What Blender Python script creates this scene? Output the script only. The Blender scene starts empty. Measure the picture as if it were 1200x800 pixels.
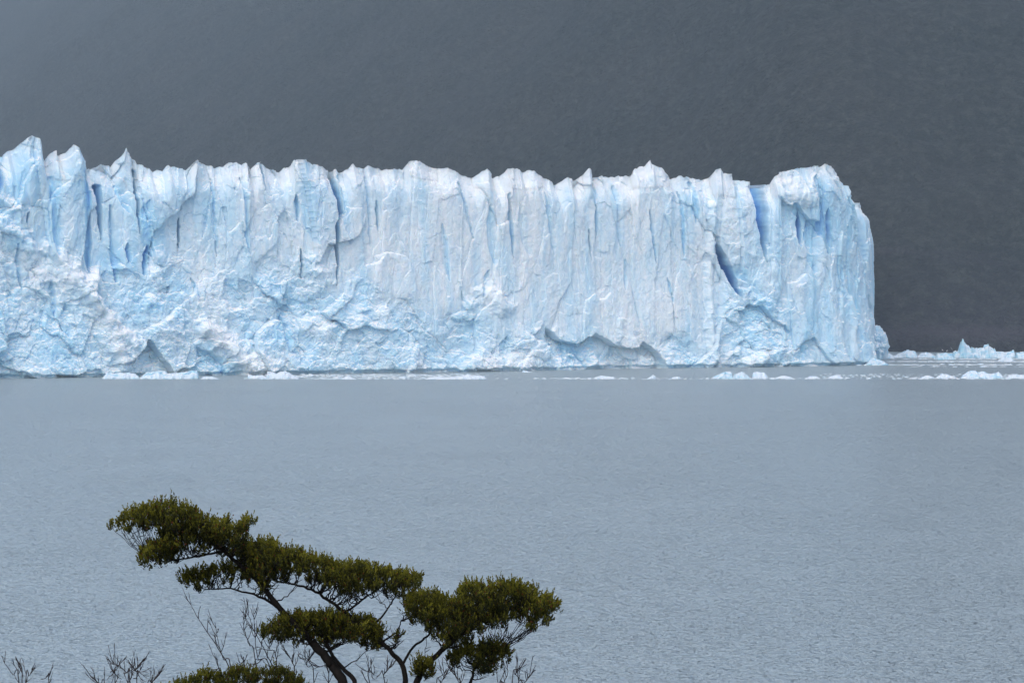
import bpy, math, random
import numpy as np

random.seed(7)
scene = bpy.context.scene
COL = scene.collection

# ------------------------------------------------------------------ camera
F = 3600.0                                   # focal length in photo pixels (1200 wide)
CAM = np.array([0.0, 0.0, 30.0])             # viewing terrace 30 m above the lake
PITCH = math.atan(73.0 / F)
FWD = np.array([0, math.cos(PITCH), -math.sin(PITCH)])
UP = np.array([0, math.sin(PITCH), math.cos(PITCH)])
RIGHT = np.array([1.0, 0, 0])
cd = bpy.data.cameras.new("camera")
cd.sensor_width = 36.0
cd.lens = 36.0 * F / 1200.0
cd.clip_start = 0.5
cd.clip_end = 20000
cam = bpy.data.objects.new("camera", cd)
cam.location = CAM
cam.rotation_euler = (math.pi / 2 - PITCH, 0, 0)
COL.objects.link(cam)
scene.camera = cam

def ray(px, py):
    return FWD + RIGHT * ((px - 600.0) / F) + UP * ((400.0 - py) / F)

def at(px, py, Y):                            # point of a sight line at distance Y
    d = ray(px, py)
    return CAM + d * (Y / d[1])

def ground(px, py):                           # where a sight line meets the lake
    d = ray(px, py)
    return CAM + d * (-CAM[2] / d[2])

def project(x, y, z):
    dz = z - CAM[2]
    depth = y * FWD[1] + dz * FWD[2]
    return 600 + F * x / depth, 400 - F * (y * UP[1] + dz * UP[2]) / depth

# ------------------------------------------------------------------ numpy noise
def _h(ix, iy, seed):
    n = (ix.astype(np.int64) * 374761393 + iy.astype(np.int64) * 668265263 + seed * 974634777) & 0x7FFFFFFF
    n = ((n ^ (n >> 13)) * 1274126177) & 0x7FFFFFFF
    n = ((n ^ (n >> 15)) * 1103515245) & 0x7FFFFFFF
    return ((n ^ (n >> 16)) & 0xFFFFFF) / float(0xFFFFFF)

def vnoise(x, y, seed=0):                     # gradient noise about -1..1
    x = np.asarray(x, float); y = np.asarray(y, float)
    xi = np.floor(x); yi = np.floor(y); fx = x - xi; fy = y - yi
    u = fx * fx * fx * (fx * (fx * 6 - 15) + 10); v = fy * fy * fy * (fy * (fy * 6 - 15) + 10)
    def g(ox, oy):
        a = _h(xi + ox, yi + oy, seed) * 2 * math.pi
        return np.cos(a) * (fx - ox) + np.sin(a) * (fy - oy)
    a = g(0, 0) * (1 - u) + g(1, 0) * u
    b = g(0, 1) * (1 - u) + g(1, 1) * u
    return (a * (1 - v) + b * v) * 1.5

def fbm(x, y, seed=0, octv=4, gain=.5):
    s = 0; a = 1.0
    for k in range(octv):
        s = s + a * vnoise(x * 2 ** k + 17.3 * k, y * 2 ** k - 9.1 * k, seed + k)
        a *= gain
    return s

def ridged(x, y, seed=0, octv=4):
    s = 0; a = 1.0
    for k in range(octv):
        s = s + a * (1 - np.abs(vnoise(x * 2 ** k + 7.7 * k, y * 2 ** k + 3.1 * k, seed + k)) * 2)
        a *= .5
    return s * .5

def cells(x, y, seed=0):                      # Worley: border distance, three random numbers and offsets from the centre
    xi = np.floor(x); yi = np.floor(y)
    f1 = np.full(x.shape, 9.0); f2 = np.full(x.shape, 9.0)
    cx = np.zeros(x.shape); cy = np.zeros(x.shape); bx = np.zeros(x.shape); by = np.zeros(x.shape)
    for ox in (-1, 0, 1):
        for oy in (-1, 0, 1):
            gx = xi + ox; gy = yi + oy
            px = gx + _h(gx, gy, seed); py = gy + _h(gx, gy, seed + 51)
            d = np.hypot(px - x, py - y)
            m = d < f1
            f2 = np.where(m, f1, np.minimum(f2, d))
            f1 = np.where(m, d, f1)
            cx = np.where(m, gx, cx); cy = np.where(m, gy, cy)
            bx = np.where(m, px, bx); by = np.where(m, py, by)
    return f2 - f1, _h(cx, cy, seed + 101), _h(cx, cy, seed + 102), _h(cx, cy, seed + 103), x - bx, y - by

def sstep(a, b, x):
    t = np.clip((x - a) / (b - a), 0, 1)
    return t * t * (3 - 2 * t)

# ------------------------------------------------------------------ objects
def tag(o, label=None, cat=None, group=None, kind=None):
    if label: o["label"] = label
    if cat: o["category"] = cat
    if group: o["group"] = group
    if kind: o["kind"] = kind
    return o

def empty(name, loc, label, cat, group=None):
    o = bpy.data.objects.new(name, None)
    o.location = loc
    o.empty_display_size = .5
    COL.objects.link(o)
    return tag(o, label, cat, group)

def mesh_obj(name, verts, faces, mat, parent=None, attrs=None, smooth=False):
    """faces: (n,4) or (n,3) int array, or a list of tuples; verts in world coordinates"""
    verts = np.asarray(verts, float)
    org = np.zeros(3); q_ = parent
    while q_ is not None: org = org + np.array(q_.location); q_ = q_.parent
    me = bpy.data.meshes.new(name)
    if isinstance(faces, np.ndarray):
        n, k = faces.shape
        me.vertices.add(len(verts)); me.vertices.foreach_set("co", (verts - org).astype(np.float32).ravel())
        me.loops.add(n * k); me.loops.foreach_set("vertex_index", faces.astype(np.int32).ravel())
        me.polygons.add(n)
        me.polygons.foreach_set("loop_start", np.arange(0, n * k, k, dtype=np.int32))
        me.update(calc_edges=True)
    else:
        me.from_pydata([tuple(v) for v in (verts - org)], [], faces)
        me.update()
    me.polygons.foreach_set("use_smooth", [smooth] * len(me.polygons))
    if attrs:
        for nm, a in attrs.items():
            at_ = me.attributes.new(nm, "FLOAT", "POINT")
            at_.data.foreach_set("value", np.asarray(a, np.float32).ravel())
    me.validate()
    me.materials.append(mat)
    o = bpy.data.objects.new(name, me)
    COL.objects.link(o)
    if parent is not None: o.parent = parent
    return o

def grid_faces(nu, nv):                        # index u*nv+v
    u, v = np.meshgrid(np.arange(nu - 1), np.arange(nv - 1), indexing="ij")
    a = (u * nv + v).ravel()
    return np.stack([a, a + nv, a + nv + 1, a + 1], 1)

def set_origin(o, p):                          # move a single mesh thing's origin to its base
    p = np.array(p, float)
    me = o.data
    co = np.empty(len(me.vertices) * 3, np.float32); me.vertices.foreach_get("co", co)
    me.vertices.foreach_set("co", (co.reshape(-1, 3) - p.astype(np.float32)).ravel())
    o.location = p

# ------------------------------------------------------------------ materials
def material(name):
    m = bpy.data.materials.new(name); m.use_nodes = True
    nt = m.node_tree
    return m, nt, nt.nodes["Principled BSDF"], nt.nodes["Material Output"]

def N(nt, kind, **kw):
    n = nt.nodes.new(kind)
    for k, v in kw.items():
        if k.startswith("i_"): n.inputs[k[2:].replace("_", " ")].default_value = v
        else: setattr(n, k, v)
    return n

def noise(nt, vec, scale, detail=3, rough=.55):
    n = N(nt, "ShaderNodeTexNoise"); n.inputs["Scale"].default_value = scale
    n.inputs["Detail"].default_value = detail; n.inputs["Roughness"].default_value = rough
    nt.links.new(vec, n.inputs["Vector"])
    return n.outputs["Fac"]

def mapping(nt, vec, scale=(1, 1, 1), rot=(0, 0, 0)):
    n = N(nt, "ShaderNodeMapping"); n.inputs["Scale"].default_value = scale; n.inputs["Rotation"].default_value = rot
    nt.links.new(vec, n.inputs["Vector"])
    return n.outputs["Vector"]

def mth(nt, op, a, b=None, c=None, clamp=False):
    n = N(nt, "ShaderNodeMath", operation=op, use_clamp=clamp)
    for i, v in enumerate((a, b, c)):
        if v is None: continue
        if isinstance(v, (int, float)): n.inputs[i].default_value = v
        else: nt.links.new(v, n.inputs[i])
    return n.outputs[0]

def rng(nt, v, a, b, c=0., d=1.):
    n = N(nt, "ShaderNodeMapRange"); nt.links.new(v, n.inputs["Value"])
    for k, x in zip(("From Min", "From Max", "To Min", "To Max"), (a, b, c, d)): n.inputs[k].default_value = x
    return n.outputs["Result"]

def mixc(nt, fac, a, b):
    n = N(nt, "ShaderNodeMix", data_type="RGBA")
    if isinstance(fac, (int, float)): n.inputs[0].default_value = fac
    else: nt.links.new(fac, n.inputs[0])
    for i, v in ((6, a), (7, b)):
        if isinstance(v, tuple): n.inputs[i].default_value = (*v, 1)
        else: nt.links.new(v, n.inputs[i])
    return n.outputs[2]

def bump(nt, h, strength, dist, prev=None):
    n = N(nt, "ShaderNodeBump"); n.inputs["Strength"].default_value = strength; n.inputs["Distance"].default_value = dist
    nt.links.new(h, n.inputs["Height"])
    if prev is not None: nt.links.new(prev, n.inputs["Normal"])
    return n.outputs["Normal"]

def attr(nt, name):
    n = N(nt, "ShaderNodeAttribute", attribute_name=name)
    return n.outputs["Fac"]

def ice_material(name, white=(.80, .86, .90), pale=(.43, .705, .88), deep=(.11, .37, .76), grey=(.68, .76, .81), snowc=(.86, .89, .91), clear_add=0.0, fine=1.0):
    m, nt, bs, out = material(name)
    pos = N(nt, "ShaderNodeNewGeometry")
    P = pos.outputs["Position"]; NZ = N(nt, "ShaderNodeSeparateXYZ"); nt.links.new(pos.outputs["Normal"], NZ.inputs[0])
    clear = attr(nt, "clear_ice"); dirt = attr(nt, "dirt"); snow = attr(nt, "snow")
    n1 = noise(nt, mapping(nt, P, (.16, .16, .05)), 1.0 * fine, 5, .6)
    n2 = noise(nt, P, .55 * fine, 5, .65)
    n3 = noise(nt, P, 2.6 * fine, 3, .7)
    c = mth(nt, "ADD", clear, mth(nt, "MULTIPLY", mth(nt, "SUBTRACT", n1, .5), .55))
    c = mth(nt, "ADD", c, mth(nt, "MULTIPLY", mth(nt, "SUBTRACT", n2, .5), .45))
    c = mth(nt, "ADD", c, clear_add)
    c = mth(nt, "SUBTRACT", c, snow)
    base = mixc(nt, rng(nt, n2, .52, .75), white, grey)
    base = mixc(nt, rng(nt, c, 0.0, .62), base, pale)
    base = mixc(nt, rng(nt, c, .66, 1.2), base, deep)
    # dusting of snow on what lies flat
    sf = mth(nt, "MULTIPLY", rng(nt, mth(nt, "ADD", NZ.outputs[2], mth(nt, "MULTIPLY", mth(nt, "SUBTRACT", n3, .5), .5)), .38, .75), rng(nt, c, .9, .5))
    base = mixc(nt, sf, base, snowc)
    base = mixc(nt, mth(nt, "MULTIPLY", dirt, rng(nt, n3, .32, .6), clamp=True), base, (.33, .30, .28))
    # fine grain of the crust: bubbles and dust
    base = mixc(nt, rng(nt, n3, .55, .8, 0, .14), base, (.45, .55, .62))
    nt.links.new(base, bs.inputs["Base Color"])
    bs.inputs["Roughness"].default_value = .6
    bs.inputs["Specular IOR Level"].default_value = .2
    bs.inputs["Subsurface Weight"].default_value = .75
    bs.inputs["Subsurface Radius"].default_value = (.7, .85, 1.0)
    bs.inputs["Subsurface Scale"].default_value = 2.0 / fine
    n4 = noise(nt, P, 1.3 * fine, 4, .75)
    b = bump(nt, n4, .38, .30 / fine)
    b = bump(nt, n3, .35, .12 / fine, b)
    nt.links.new(b, bs.inputs["Normal"])
    return m

M_ICE = ice_material("glacier_ice")
M_BERG = ice_material("floating_ice", white=(.60, .69, .76), pale=(.38, .64, .76), deep=(.14, .45, .66), grey=(.52, .62, .69), snowc=(.66, .74, .80), fine=2.2)

def water_material():
    m, nt, bs, out = material("glacial_water")
    P = N(nt, "ShaderNodeNewGeometry").outputs["Position"]
    big = noise(nt, mapping(nt, P, (.006, .012, .01)), 1.0, 3)
    col = mixc(nt, rng(nt, big, .35, .65), (.440, .535, .570), (.445, .540, .575))
    nt.links.new(col, bs.inputs["Base Color"])
    bs.inputs["Roughness"].default_value = .3
    bs.inputs["Specular IOR Level"].default_value = .22
    bs.inputs["IOR"].default_value = 1.33
    w0 = noise(nt, mapping(nt, P, (.11, .14, .1), (0, 0, .2)), 1.0, 4, .7)
    w1 = noise(nt, mapping(nt, P, (.42, .45, .3), (0, 0, .12)), 1.0, 4, .65)
    w2 = noise(nt, mapping(nt, P, (1.1, 2.0, 1.0), (0, 0, -.15)), 1.0, 3, .6)
    patch = noise(nt, mapping(nt, P, (.03, .03, .03)), 1.0, 2)
    k = rng(nt, patch, .35, .7, .86, 1.0)
    b = bump(nt, mth(nt, "MULTIPLY", w0, k), 1.0, 1.0)
    b = bump(nt, mth(nt, "MULTIPLY", w1, k), 1.0, 3.1, b)
    b = bump(nt, mth(nt, "MULTIPLY", w2, k), 1.0, 1.1, b)
    nt.links.new(b, bs.inputs["Normal"])
    return m

def hill_material():
    m, nt, bs, out = material("scrub_hillside")
    P = N(nt, "ShaderNodeNewGeometry").outputs["Position"]
    a = noise(nt, mapping(nt, P, (.01, .01, .012)), 1.0, 4, .6)
    b_ = noise(nt, mapping(nt, P, (.22, .10, .22)), 1.0, 4, .7)
    c = noise(nt, mapping(nt, P, (.9, .4, .9)), 1.0, 2, .7)
    sep = N(nt, "ShaderNodeSeparateXYZ"); nt.links.new(P, sep.inputs[0])
    col = mixc(nt, rng(nt, a, .38, .62), (.012, .017, .017), (.022, .025, .025))
    # bare reddish rock and scree above the waterline
    zz = mth(nt, "ADD", sep.outputs[2], mth(nt, "MULTIPLY", mth(nt, "SUBTRACT", a, .5), 60))
    col = mixc(nt, rng(nt, zz, 45, 15), col, (.024, .025, .031))
    col = mixc(nt, rng(nt, b_, .45, .75, 0, .8), col, (.070, .080, .072))
    col = mixc(nt, rng(nt, c, .5, .8, 0, .6), col, (.012, .014, .012))
    # level ledges of bare rock low on the slope
    st = noise(nt, mapping(nt, P, (.004, .004, .075)), 1.0, 3, .6)
    lf = mth(nt, "MULTIPLY", rng(nt, st, .5, .66), rng(nt, zz, 85, 30), clamp=True)
    col = mixc(nt, mth(nt, "MULTIPLY", lf, .75), col, (.050, .046, .056))
    nt.links.new(col, bs.inputs["Base Color"])
    bs.inputs["Roughness"].default_value = .9
    bs.inputs["Specular IOR Level"].default_value = .1
    vo = N(nt, "ShaderNodeTexVoronoi"); vo.inputs["Scale"].default_value = .42; nt.links.new(P, vo.inputs["Vector"])
    n = bump(nt, b_, .8, 2.5)
    n = bump(nt, mth(nt, "SUBTRACT", 1.0, vo.outputs["Distance"]), .8, 1.6, n)
    n = bump(nt, c, .8, .7, n)
    nt.links.new(n, bs.inputs["Normal"])
    return m

def bark_material(name, a, b):
    m, nt, bs, out = material(name)
    P = N(nt, "ShaderNodeNewGeometry").outputs["Position"]
    n = noise(nt, mapping(nt, P, (30, 30, 12)), 1.0, 4, .7)
    nt.links.new(mixc(nt, rng(nt, n, .35, .7), a, b), bs.inputs["Base Color"])
    bs.inputs["Roughness"].default_value = .9
    bs.inputs["Specular IOR Level"].default_value = .05
    nt.links.new(bump(nt, n, .7, .01), bs.inputs["Normal"])
    return m

def leaf_material():
    m, nt, bs, out = material("beech_leaves")
    g = N(nt, "ShaderNodeNewGeometry")
    r = N(nt, "ShaderNodeValToRGB")
    rnd_ = mth(nt, "MULTIPLY", mth(nt, "SUBTRACT", g.outputs["Random Per Island"], .5), .7)
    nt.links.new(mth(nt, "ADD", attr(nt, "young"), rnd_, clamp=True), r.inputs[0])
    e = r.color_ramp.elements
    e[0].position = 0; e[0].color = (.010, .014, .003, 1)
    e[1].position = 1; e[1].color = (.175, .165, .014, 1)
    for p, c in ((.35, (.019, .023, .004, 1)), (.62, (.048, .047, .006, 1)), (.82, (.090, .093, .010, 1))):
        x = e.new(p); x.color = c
    rust = N(nt, "ShaderNodeMath", operation="COMPARE"); nt.links.new(g.outputs["Random Per Island"], rust.inputs[0]); rust.inputs[1].default_value = .97; rust.inputs[2].default_value = .012
    rcol = mixc(nt, rust.outputs[0], r.outputs[0], (.13, .034, .012))
    big = noise(nt, mapping(nt, g.outputs["Position"], (5, 5, 5)), 1.0, 2)
    col = mixc(nt, rng(nt, big, .4, .65, 0, .35), rcol, (.020, .028, .006))
    nt.links.new(col, bs.inputs["Base Color"])
    bs.inputs["Roughness"].default_value = .6
    bs.inputs["Specular IOR Level"].default_value = .12
    tr = N(nt, "ShaderNodeBsdfTranslucent"); nt.links.new(col, tr.inputs["Color"])
    mx = N(nt, "ShaderNodeMixShader"); mx.inputs[0].default_value = .22
    nt.links.new(bs.outputs[0], mx.inputs[1]); nt.links.new(tr.outputs[0], mx.inputs[2])
    nt.links.new(mx.outputs[0], out.inputs["Surface"])
    return m

def ground_material():
    m, nt, bs, out = material("lakeside_turf")
    P = N(nt, "ShaderNodeNewGeometry").outputs["Position"]
    a = noise(nt, P, .8, 5, .6); b = noise(nt, P, 9, 3, .7)
    col = mixc(nt, rng(nt, a, .4, .6), (.060, .065, .025), (.11, .095, .06))
    col = mixc(nt, rng(nt, b, .5, .75, 0, .7), col, (.16, .15, .13))
    nt.links.new(col, bs.inputs["Base Color"]); bs.inputs["Roughness"].default_value = .95
    nt.links.new(bump(nt, b, .8, .06), bs.inputs["Normal"])
    return m

M_WATER = water_material(); M_HILL = hill_material(); M_LEAF = leaf_material(); M_TURF = ground_material()
M_BARK = bark_material("dark_bark", (.010, .009, .008), (.024, .020, .018))
M_TWIG = bark_material("dead_twig_bark", (.030, .025, .025), (.062, .052, .052))

# ------------------------------------------------------------------ lake, far hills, near shore
def axis(lo, hi, flo, fhi, step, grow=1.12):
    a = list(np.arange(flo, fhi + .1, step))
    s = step
    while a[-1] < hi: s *= grow; a.append(min(a[-1] + s, hi))
    s = step
    while a[0] > lo: s *= grow; a.insert(0, max(a[0] - s, lo))
    return np.array(a)

w = mesh_obj("lake", [(-3900, -300, 0), (3900, -300, 0), (3900, 5300, 0), (-3900, 5300, 0)], np.array([[0, 1, 2, 3]]), M_WATER)
tag(w, "grey blue glacial lake with small wind ripples", "lake", kind="structure")

hx = axis(-3850, 3850, -800, 450, 5.0); hy = axis(1000, 5300, 1180, 3600, 7.0)
X, Y = np.meshgrid(hx, hy, indexing="ij")
shore = 1262 + 2.2 * np.maximum(0, 150 - X) + 25 * vnoise(X / 160, X * 0 + 3.3, 5) + 8 * vnoise(X / 40, X * 0, 6)
shore = shore - np.maximum(0, np.abs(X) - 1500) * 0.9 * (X > 0) - np.maximum(0, -X - 1500) * 1.6
d = (Y - np.maximum(shore, 1100)) * .85
hz = np.where(d > 0, 1.5 * sstep(0, 6, d) + (.405 + .095 * sstep(0, 200, X)) * d + 14 * sstep(0, 120, d) * fbm(X / 150, Y / 190, 11, 5, .5) + 1.6 * sstep(0, 20, d) * fbm(X / 13, Y / 13, 13, 3, .6) - 9 * sstep(20, 160, d) * np.clip(ridged(X / 95 + .3 * fbm(X / 200, Y / 200, 17), Y / 420, 15, 3) - .35, 0, 1), np.maximum(d * .3, -6))
hz = np.minimum(hz, 640 + 20 * vnoise(X / 200, Y / 200, 21))
h = mesh_obj("hill", np.stack([X, Y, hz], -1).reshape(-1, 3), grid_faces(len(hx), len(hy)), M_HILL, smooth=True)
tag(h, "dark misty mountainside beyond the lake", "hill", kind="structure")

gx = axis(-70, 70, -20, 20, .5); gy = axis(-40, 150, 5, 45, .5)
X, Y = np.meshgrid(gx, gy, indexing="ij")
gz = 28.3 - .155 * np.maximum(Y, -10) - .0007 * np.maximum(Y, 0) ** 2 + .35 * fbm(X / 7, Y / 7, 31, 5)
def shore_z(x, y):
    return float(28.3 - .155 * max(y, -10) - .0007 * max(y, 0) ** 2 + .35 * fbm(np.array([x / 7.]), np.array([y / 7.]), 31, 5)[0])
g = mesh_obj("ground", np.stack([X, Y, gz], -1).reshape(-1, 3), grid_faces(len(gx), len(gy)), M_TURF, smooth=True)
tag(g, "turf slope falling to the lake below the viewpoint", "ground", kind="structure")

# ------------------------------------------------------------------ glacier
SKY = [(-120,180),(-95,176),(-70,186),(-50,178),(-30,184),(-12,176),(0,178),(5,174),(8,178),(14,184),(18,181),(28,170),(38,160),(43,158),(50,162),(54,170),(57,180),(61,189),(66,180),(71,175),(75,182),(78,182),(83,178),(88,169),(94,173),(100,182),(106,190),(107,198),(116,199),(124,192),(140,195),(146,185),(153,173),(158,179),(166,192),(176,195),(184,201),(194,200),(198,195),(208,195),(222,199),(231,186),(240,190),(262,198),(276,190),(288,193),(294,191),(300,199),(304,192),(310,189),(319,197),(338,202),(340,196),(346,196),(348,187),(357,186),(364,192),(379,194),(392,202),(398,197),(404,202),(409,202),(413,196),(417,193),(424,197),(434,197),(437,193),(445,196),(454,199),(460,199),(467,197),(483,199),(484,189),(490,188),(497,188),(509,195),(520,197),(529,196),(549,205),(562,209),(567,202),(574,197),(581,203),(588,209),(592,206),(595,207),(599,197),(612,197),(620,202),(629,199),(642,207),(653,212),(661,217),(668,207),(678,212),(687,205),(691,196),(697,201),(702,209),(710,206),(725,208),(740,206),(747,206),(750,198),(764,194),(767,187),(772,193),(781,197),(787,202),(797,210),(803,206),(815,208),(834,211),(839,208),(840,199),(846,197),(852,203),(862,204),(866,211),(881,213),(888,218),(895,217),(907,216),(908,207),(915,202),(934,198),(964,194),(967,197),(973,192),(980,195),(990,207),(999,219),(1005,236),(1014,238),(1019,243),(1021,261),(1024,275)]
SKY = np.array(SKY, float)
# where the wall stands in the lake, seen from the terrace, then along its side
PATH = [(-120,445.5),(-60,444.5),(0,443.4),(100,441.8),(200,440.2),(300,438.8),(400,437.4),(500,435.8),(600,434.2),(700,432.4),(800,430.8),(900,429.4),(960,428.6),(990,427.8),(1008,426.8),(1017,425.4),(1021.5,423.0),(1022.5,418.5),(1022,413),(1021.5,409),(1021,405.5)]
pp = np.array([ground(*p)[:2] for p in PATH])
def catmull(P, n=40):
    P = np.vstack([2 * P[0] - P[1], P, 2 * P[-1] - P[-2]])
    out = []
    for i in range(1, len(P) - 2):
        t = np.linspace(0, 1, n, endpoint=False)[:, None]
        a, b, c, d = P[i - 1], P[i], P[i + 1], P[i + 2]
        out.append(.5 * (2 * b + (c - a) * t + (2 * a - 5 * b + 4 * c - d) * t ** 2 + (3 * b - a - 3 * c + d) * t ** 3))
    return np.vstack(out + [P[-2][None]])
dense = catmull(pp)
sl = np.concatenate([[0], np.cumsum(np.hypot(*np.diff(dense, axis=0).T))])
STEP = .26
su = np.arange(0, sl[-1], STEP)
wx = np.interp(su, sl, dense[:, 0]); wy = np.interp(su, sl, dense[:, 1])
tx = np.gradient(wx); ty = np.gradient(wy)
k = np.ones(25) / 25                          # soft normals round the corner
nx = np.convolve(np.pad(ty, 12, mode="edge"), k, "valid"); ny = np.convolve(np.pad(-tx, 12, mode="edge"), k, "valid")
ln = np.hypot(nx, ny); nx /= ln; ny /= ln
pxu, _ = project(wx, wy, wx * 0)
corner = int(np.argmax(pxu > 1020.8))
side_t = np.maximum(0, np.arange(len(su)) - corner) * STEP
sky_y = np.interp(pxu, SKY[:, 0], SKY[:, 1])
ztop = CAM[2] + wy * (400 - sky_y - 73) / F * 1.0
# exact height for the pitched camera
dz = np.array([at(a, b, c)[2] for a, b, c in zip(pxu, sky_y, wy)])
ztop = dz + .22 * vnoise(su / .8, su * 0, 77) + .40 * (np.abs(vnoise(su / 2.6, su * 0, 78)) * 2 - .6) * np.where(pxu < 835, 1, .35)
sidez = 50 + 3 * fbm(su / 9, su * 0, 79, 4) - side_t * .03
ztop = np.where(side_t > 0, np.minimum(sidez, ztop[corner] + 2 + sidez - 50), ztop)

NV = 250
v = np.linspace(0, 1, NV)
S = su[:, None] + 0 * v[None]
V = v[None] + 0 * su[:, None]
Zb = -1.5 + (ztop[:, None] + 1.5) * V
PX, PY = project(wx[:, None] + 0 * V, wy[:, None] + 0 * V, Zb)

SEGN = (.18 * vnoise(PX / 9, PY / 14, 901) + .22 * vnoise(PX / 40, PY / 4.5, 903), vnoise(PX / 30, PY / 12, 902), .5 * vnoise(PX / 30, PY / 4, 904))
def seg(poly, w, taper=False, sign=False):     # distance to a polyline in half widths, width tapering along it
    poly = [np.array(p, float) for p in poly]
    L = [np.hypot(*(b - a)) for a, b in zip(poly[:-1], poly[1:])]
    tot = sum(L); acc = 0
    best = np.full(PX.shape, 1e9); sg = np.ones(PX.shape)
    w0, w1 = w if isinstance(w, tuple) else (w, w)
    jag = 1.0 + SEGN[0] * (1.0 if w0 < 2.2 else .25); jx = (.5 + .07 * min(w0, 10)) * SEGN[1] + SEGN[2] * (1.0 if w0 < 2.2 else .3)
    for a, b, l in zip(poly[:-1], poly[1:], L):
        dx, dy = b - a
        t = np.clip(((PX + jx - a[0]) * dx + (PY - a[1]) * dy) / (l * l), 0, 1)
        ex = PX + jx - a[0] - t * dx; ey = PY - a[1] - t * dy
        u = (acc + t * l) / tot
        ww = (w0 + (w1 - w0) * u) * jag
        if taper:
            ww = ww * (.12 + .88 * np.clip((1 - u) / .3, 0, 1) ** .8)
            if poly[0][1] > 222: ww = ww * (.12 + .88 * np.clip(u / .3, 0, 1) ** .8)
        d = np.hypot(ex, ey) / ww
        if sign: sg = np.where(d < best, np.sign(ex * dy - ey * dx), sg)
        best = np.minimum(best, d)
        acc += l
    return best * sg if sign else best

def under(poly, reach):                       # 0..1 just below a polyline, fading over reach px
    p = np.array(poly, float)
    j = 1.5 * vnoise(PX / 4, PY / 4, 911)
    yy = np.interp(PX + j, p[:, 0], p[:, 1])
    m = (PX > p[0, 0]) & (PX < p[-1, 0])
    ends = sstep(p[0, 0], p[0, 0] + 8, PX) * sstep(p[-1, 0], p[-1, 0] - 8, PX)
    dd = PY + j - yy
    return np.where(m & (dd > 0), np.clip(1 - dd / reach, 0, 1), 0) * ends

Z = Zb
UB = np.interp(PX, [-120,0,60,130,200,260,350,400,450,500,640,790,815,835,848,900,925,960,1020], [262,262,302,318,306,322,312,334,346,372,392,398,425,425,348,342,392,436,445])
up = sstep(20, -20, PY - UB - 26 * fbm(S / 13, Z / 15, 41, 4))       # standing cliffs above, broken ice below
calm = 1 - .50 * sstep(390, 450, PX) * sstep(830, 790, PX)
crest_y = np.interp(pxu, SKY[:, 0], SKY[:, 1])[:, None]
low = 1 - up
wxp = S + .8 * fbm(S / 18, Z / 40, 42, 2) + .06 * Z * vnoise(S / 40, Z / 90, 46); wzp = Z + 3.5 * fbm(S / 12, Z / 20, 43, 3)
disp = np.zeros(S.shape)
# tall slabs between crevasses
for sc_s, sc_z, off, tilt, tz_, gro, gw, sd in ((19, 64, 1.9, 2.5, .9, 0.7, .035, 3), (8.0, 27, .95, 1.3, .8, .3, .04, 4), (3.6, 7.5, .30, .5, .42, .09, .06, 5), (1.5, 1.9, .11, .18, .18, .03, .10, 6)):
    e, r1, r2, r3, dx_, dy_ = cells(wxp / sc_s, wzp / sc_z, 300 + sd)
    disp += up * calm * (off * (r1 - .5) * 2 + tilt * (r2 - .5) * 2 * dx_ + tz_ * (r3 - .5) * 2 * dy_ - gro * np.exp(-e / gw * (1.0 if sd > 3 else 1.3)) * (r3 > .35))
# broken blocks lower down
shx = wxp + .45 * wzp; shz = wzp - .25 * wxp
for sc_s, sc_z, off, tilt, gro, sd in ((19, 15, 1.7, 2.6, .25, 1), (7.5, 5.8, .6, 1.0, .15, 2), (2.8, 2.2, .22, .30, .07, 3), (1.25, 1.05, .12, .18, .04, 4)):
    xx, zz_ = (shx, shz) if sd < 3 else (S + .5 * vnoise(S / 3, Z / 3, 44) + .2 * Z, Z - .1 * S + .5 * vnoise(S / 3, Z / 3, 45))
    e, r1, r2, r3, dx_, dy_ = cells(xx / sc_s, zz_ / sc_z, 350 + sd)
    disp += low * (off * (r1 - .5) * 2 + tilt * ((r2 - .5) * 2 * dx_ + (r3 - .5) * 2 * dy_) - gro * np.exp(-e / .08))
disp += low * (.6 * ridged(shx / 26, shz / 18, 61, 3) - .3)
disp += (.10 + .12 * low) * fbm(S / 2.2, Z / (2.2 + 1.5 * up), 62, 4, .65)
disp += (.06 + .05 * low) * fbm(S / .8, Z / .9, 63, 2, .6)
disp += up * .35 * fbm(S / 7, Z / 30, 64, 2, .5)
# each spire of the crest has its own body, with notches between
ks = np.exp(-.5 * (np.arange(-40, 41) / 16.) ** 2); ks /= ks.sum()
smo = np.convolve(np.pad(crest_y[:, 0], 40, mode="edge"), ks, "valid")[:, None]
near = sstep(46, 2, PY - crest_y)
disp += near * (2.4 * np.clip(smo - crest_y, 0, 9) / 9 - 3.2 * np.clip(crest_y - smo, 0, 7) / 7)
e, r1, r2, r3, dx_, dy_ = cells(wxp / 5.5, wzp / 7.5, 390)
disp += sstep(40, 5, PY - crest_y) * (1.0 * (r1 - .5) + 2.2 * (r2 - .5) * dx_ + 1.8 * (r3 - .5) * dy_)
# wet notch melted in at the waterline
disp -= 1.5 * sstep(1.3, .7, Zb + .35 * vnoise(S / 4, S * 0, 95))
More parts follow.
